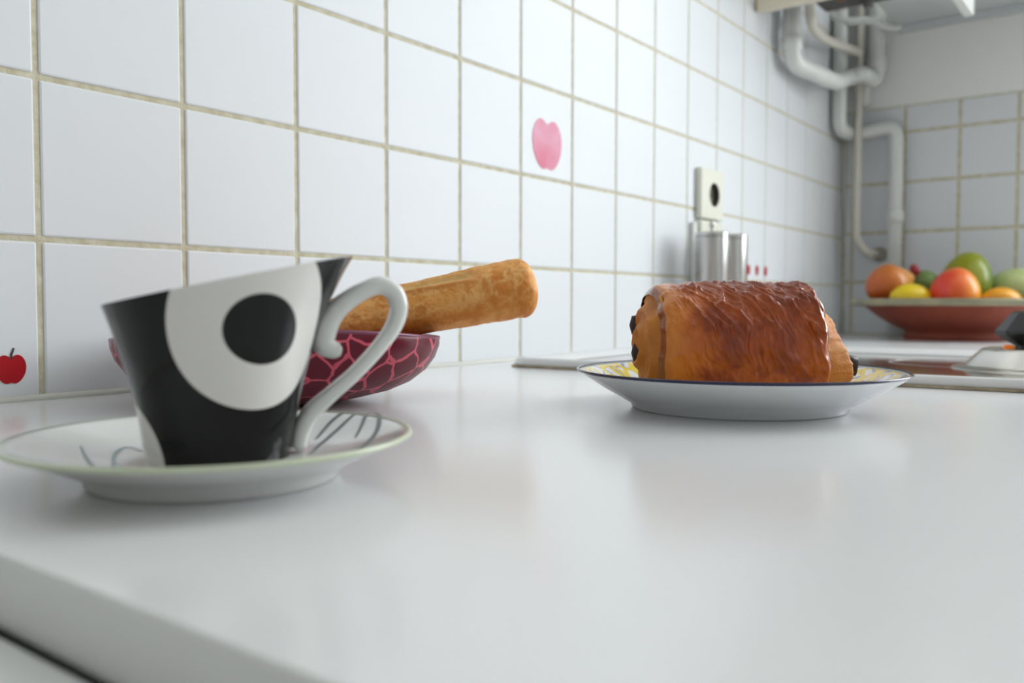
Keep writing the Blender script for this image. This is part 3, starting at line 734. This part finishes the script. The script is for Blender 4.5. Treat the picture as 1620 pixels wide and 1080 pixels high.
# thin cable in the corner
k1 = WL(1334, 215, .006); pipe('corner_cable', [WL(1333, 205, .005), WL(1334, 300, .005), WL(1337, 385, .005), WL(1343.5, 415, .005), np.array([L-.012, -.006, ZC+.002])], .0045, mat('cable_grey', (196, 196, 190), .5), 'thin grey cable running down the tiled corner')

# ------------------------------------------------------------------ fruit bowl and fruit
FX, FY = 1.605, -.2790
m_terra = mat('terracotta', (150, 72, 50), .55, var=(132, 58, 40), nscale=14, bump=.2)
fo = [(0, .004), (.078, .004), (.082, 0), (.090, 0), (.091, .006), (.088, .014), (.092, .018), (.112, .028), (.135, .042), (.152, .055), (.163, .0645), (.184, .066), (.187, .0665)]
fi = [(.190, .070), (.190, .0765), (.187, .0795), (.180, .0790), (.165, .072), (.150, .060), (.128, .042), (.105, .028), (.08, .018), (0, .014)]
fb = lathe('fruit_bowl', fo+fi[-6:], m_terra, None, 96); fb.location = (FX, FY, ZC)
lathe('glazed_rim', [(.178, .0662), (.187, .0660)]+fi[:4]+[(.172, .0765)], mat('green_glaze', (128, 128, 104), .3, var=(158, 150, 120), nscale=24), fb, 96)
tag(fb, 'wide terracotta bowl with grey green glazed rim holding fruit', 'bowl')
def fruit(name, px, py, dep, rx, ry, rz, m, lab, cat, tilt=(0, 0, 0), shape=None, stem=False):
    P_ = at(px, py, dep); e = None
    n, k = 40, 28; v, f = [], []
    for i in range(k+1):
        ph_ = math.pi*i/k
        for j in range(n):
            a = 2*math.pi*j/n; x, y, z = math.sin(ph_)*math.cos(a), math.sin(ph_)*math.sin(a), math.cos(ph_)
            if shape: x, y, z = shape(x, y, z)
            v.append((x*rx, y*ry, z*rz))
    for i in range(k):
        for j in range(n):
            j2 = (j+1) % n; f.append((i*n+j, (i+1)*n+j, (i+1)*n+j2, i*n+j2))
    o = pymesh(name, v, f, m); o.location = P_; o.rotation_euler = (tilt[0], tilt[1], tilt[2]+YAW-math.pi/2)
    bm = bmesh.new(); bm.from_mesh(o.data); bmesh.ops.remove_doubles(bm, verts=bm.verts[:], dist=1e-6); bmesh.ops.recalc_face_normals(bm, faces=bm.faces[:]); bm.to_mesh(o.data); bm.free()
    if stem: sweep('stem', [(0, 0, rz*.9), (.001, 0, rz*1.08), (.004, 0, rz*1.22)], [.0035, .0028, .004], mat('stem_brown', (96, 44, 40), .7), o, n=8)
    tag(o, lab, cat); return o
def grad(name, c0, c1, c2, axis=0, scale=.05, rough=.3):
    m = mat(name, c0, rough, bump=.05, bscale=150); nt = m.node_tree; N = nt.nodes.new; Lk = nt.links.new
    tc = N('ShaderNodeTexCoord'); sp = N('ShaderNodeSeparateXYZ'); Lk(tc.outputs['Object'], sp.inputs[0])
    nz = N('ShaderNodeTexNoise'); nz.inputs['Scale'].default_value = 22; Lk(tc.outputs['Object'], nz.inputs[0])
    ma = N('ShaderNodeMath'); ma.operation = 'MULTIPLY_ADD'; ma.inputs[1].default_value = .5/scale; ma.inputs[2].default_value = .25; Lk(sp.outputs[axis], ma.inputs[0])
    ad = N('ShaderNodeMath'); ad.operation = 'MULTIPLY_ADD'; ad.inputs[1].default_value = .5; Lk(nz.outputs['Fac'], ad.inputs[0]); Lk(ma.outputs[0], ad.inputs[2])
    r = N('ShaderNodeValToRGB'); el = r.color_ramp.elements; el[0].position = .15; el[0].color = (*srgb(c0), 1); el[1].position = .85; el[1].color = (*srgb(c2), 1)
    k = el.new(.5); k.color = (*srgb(c1), 1); Lk(ad.outputs[0], r.inputs[0]); Lk(r.outputs[0], nt.nodes['Principled BSDF'].inputs['Base Color']); return m
egg = lambda x, y, z: (x*(1-.12*z), y*(1-.12*z), z)
def pear(x, y, z):
    k = 1 if z < .1 else 1-.52*((z-.1)/.9)**1.1
    return x*k, y*k, z*1.12
lem = lambda x, y, z: (x*(1.0+.12*abs(x)**8), y, z)
q = 1.60/FPX
fruit('pear', 1409, 449, 1.715, .040, .039, .043, grad('pear_skin', (190, 92, 36), (200, 118, 48), (208, 150, 74), 2), 'orange brown pear lying at the corner side of the bowl', 'pear', (0, math.radians(72), 0), pear, True)
fruit('lemon', 1441, 471, 1.650, .0365, .030, .0265, mat('lemon_skin', (238, 204, 22), .4, noise=.08, nscale=40, bump=.2, bscale=160), 'bright yellow lemon between the pear and the red mango', 'lemon', (0, .05, .1), lem)
fruit('lime', 1463, 449, 1.745, .027, .026, .027, mat('lime_skin', (112, 140, 70), .45, noise=.15, nscale=30), 'small green fruit with dark red tip behind the lemon', 'fruit', (0, -.3, 0), None, False)
sweep('red_tip', [(-.010, 0, .022), (-.013, 0, .033), (-.012, 0, .042)], [.010, .010, .007], mat('tip_red', (150, 44, 52), .5), bpy.data.objects['lime'], n=14)
fruit('mango', 1511, 462, 1.635, .0435, .044, .046, grad('red_mango_skin', (226, 64, 48), (236, 124, 40), (238, 168, 40), 0), 'red and orange mango at the front of the fruit bowl', 'mango', (0, .15, 0), egg)
fruit('mango', 1529, 442, 1.725, .0455, .050, .055, grad('green_mango_skin', (146, 150, 26), (136, 146, 28), (112, 142, 60), 0), 'large green mango standing behind the red mango', 'mango', (0, .2, 0), egg)
fruit('lemon', 1584, 474, 1.615, .0330, .028, .0225, mat('orange_lemon_skin', (240, 168, 24), .4, noise=.08, nscale=40, bump=.2, bscale=160), 'orange yellow lemon in front of the pale melon', 'lemon', (0, .05, 0), lem)
fruit('melon', 1608, 459, 1.720, .052, .052, .043, mat('melon_skin', (196, 206, 150), .5, var=(176, 192, 124), nscale=30), 'pale green melon at the window side of the bowl', 'melon')
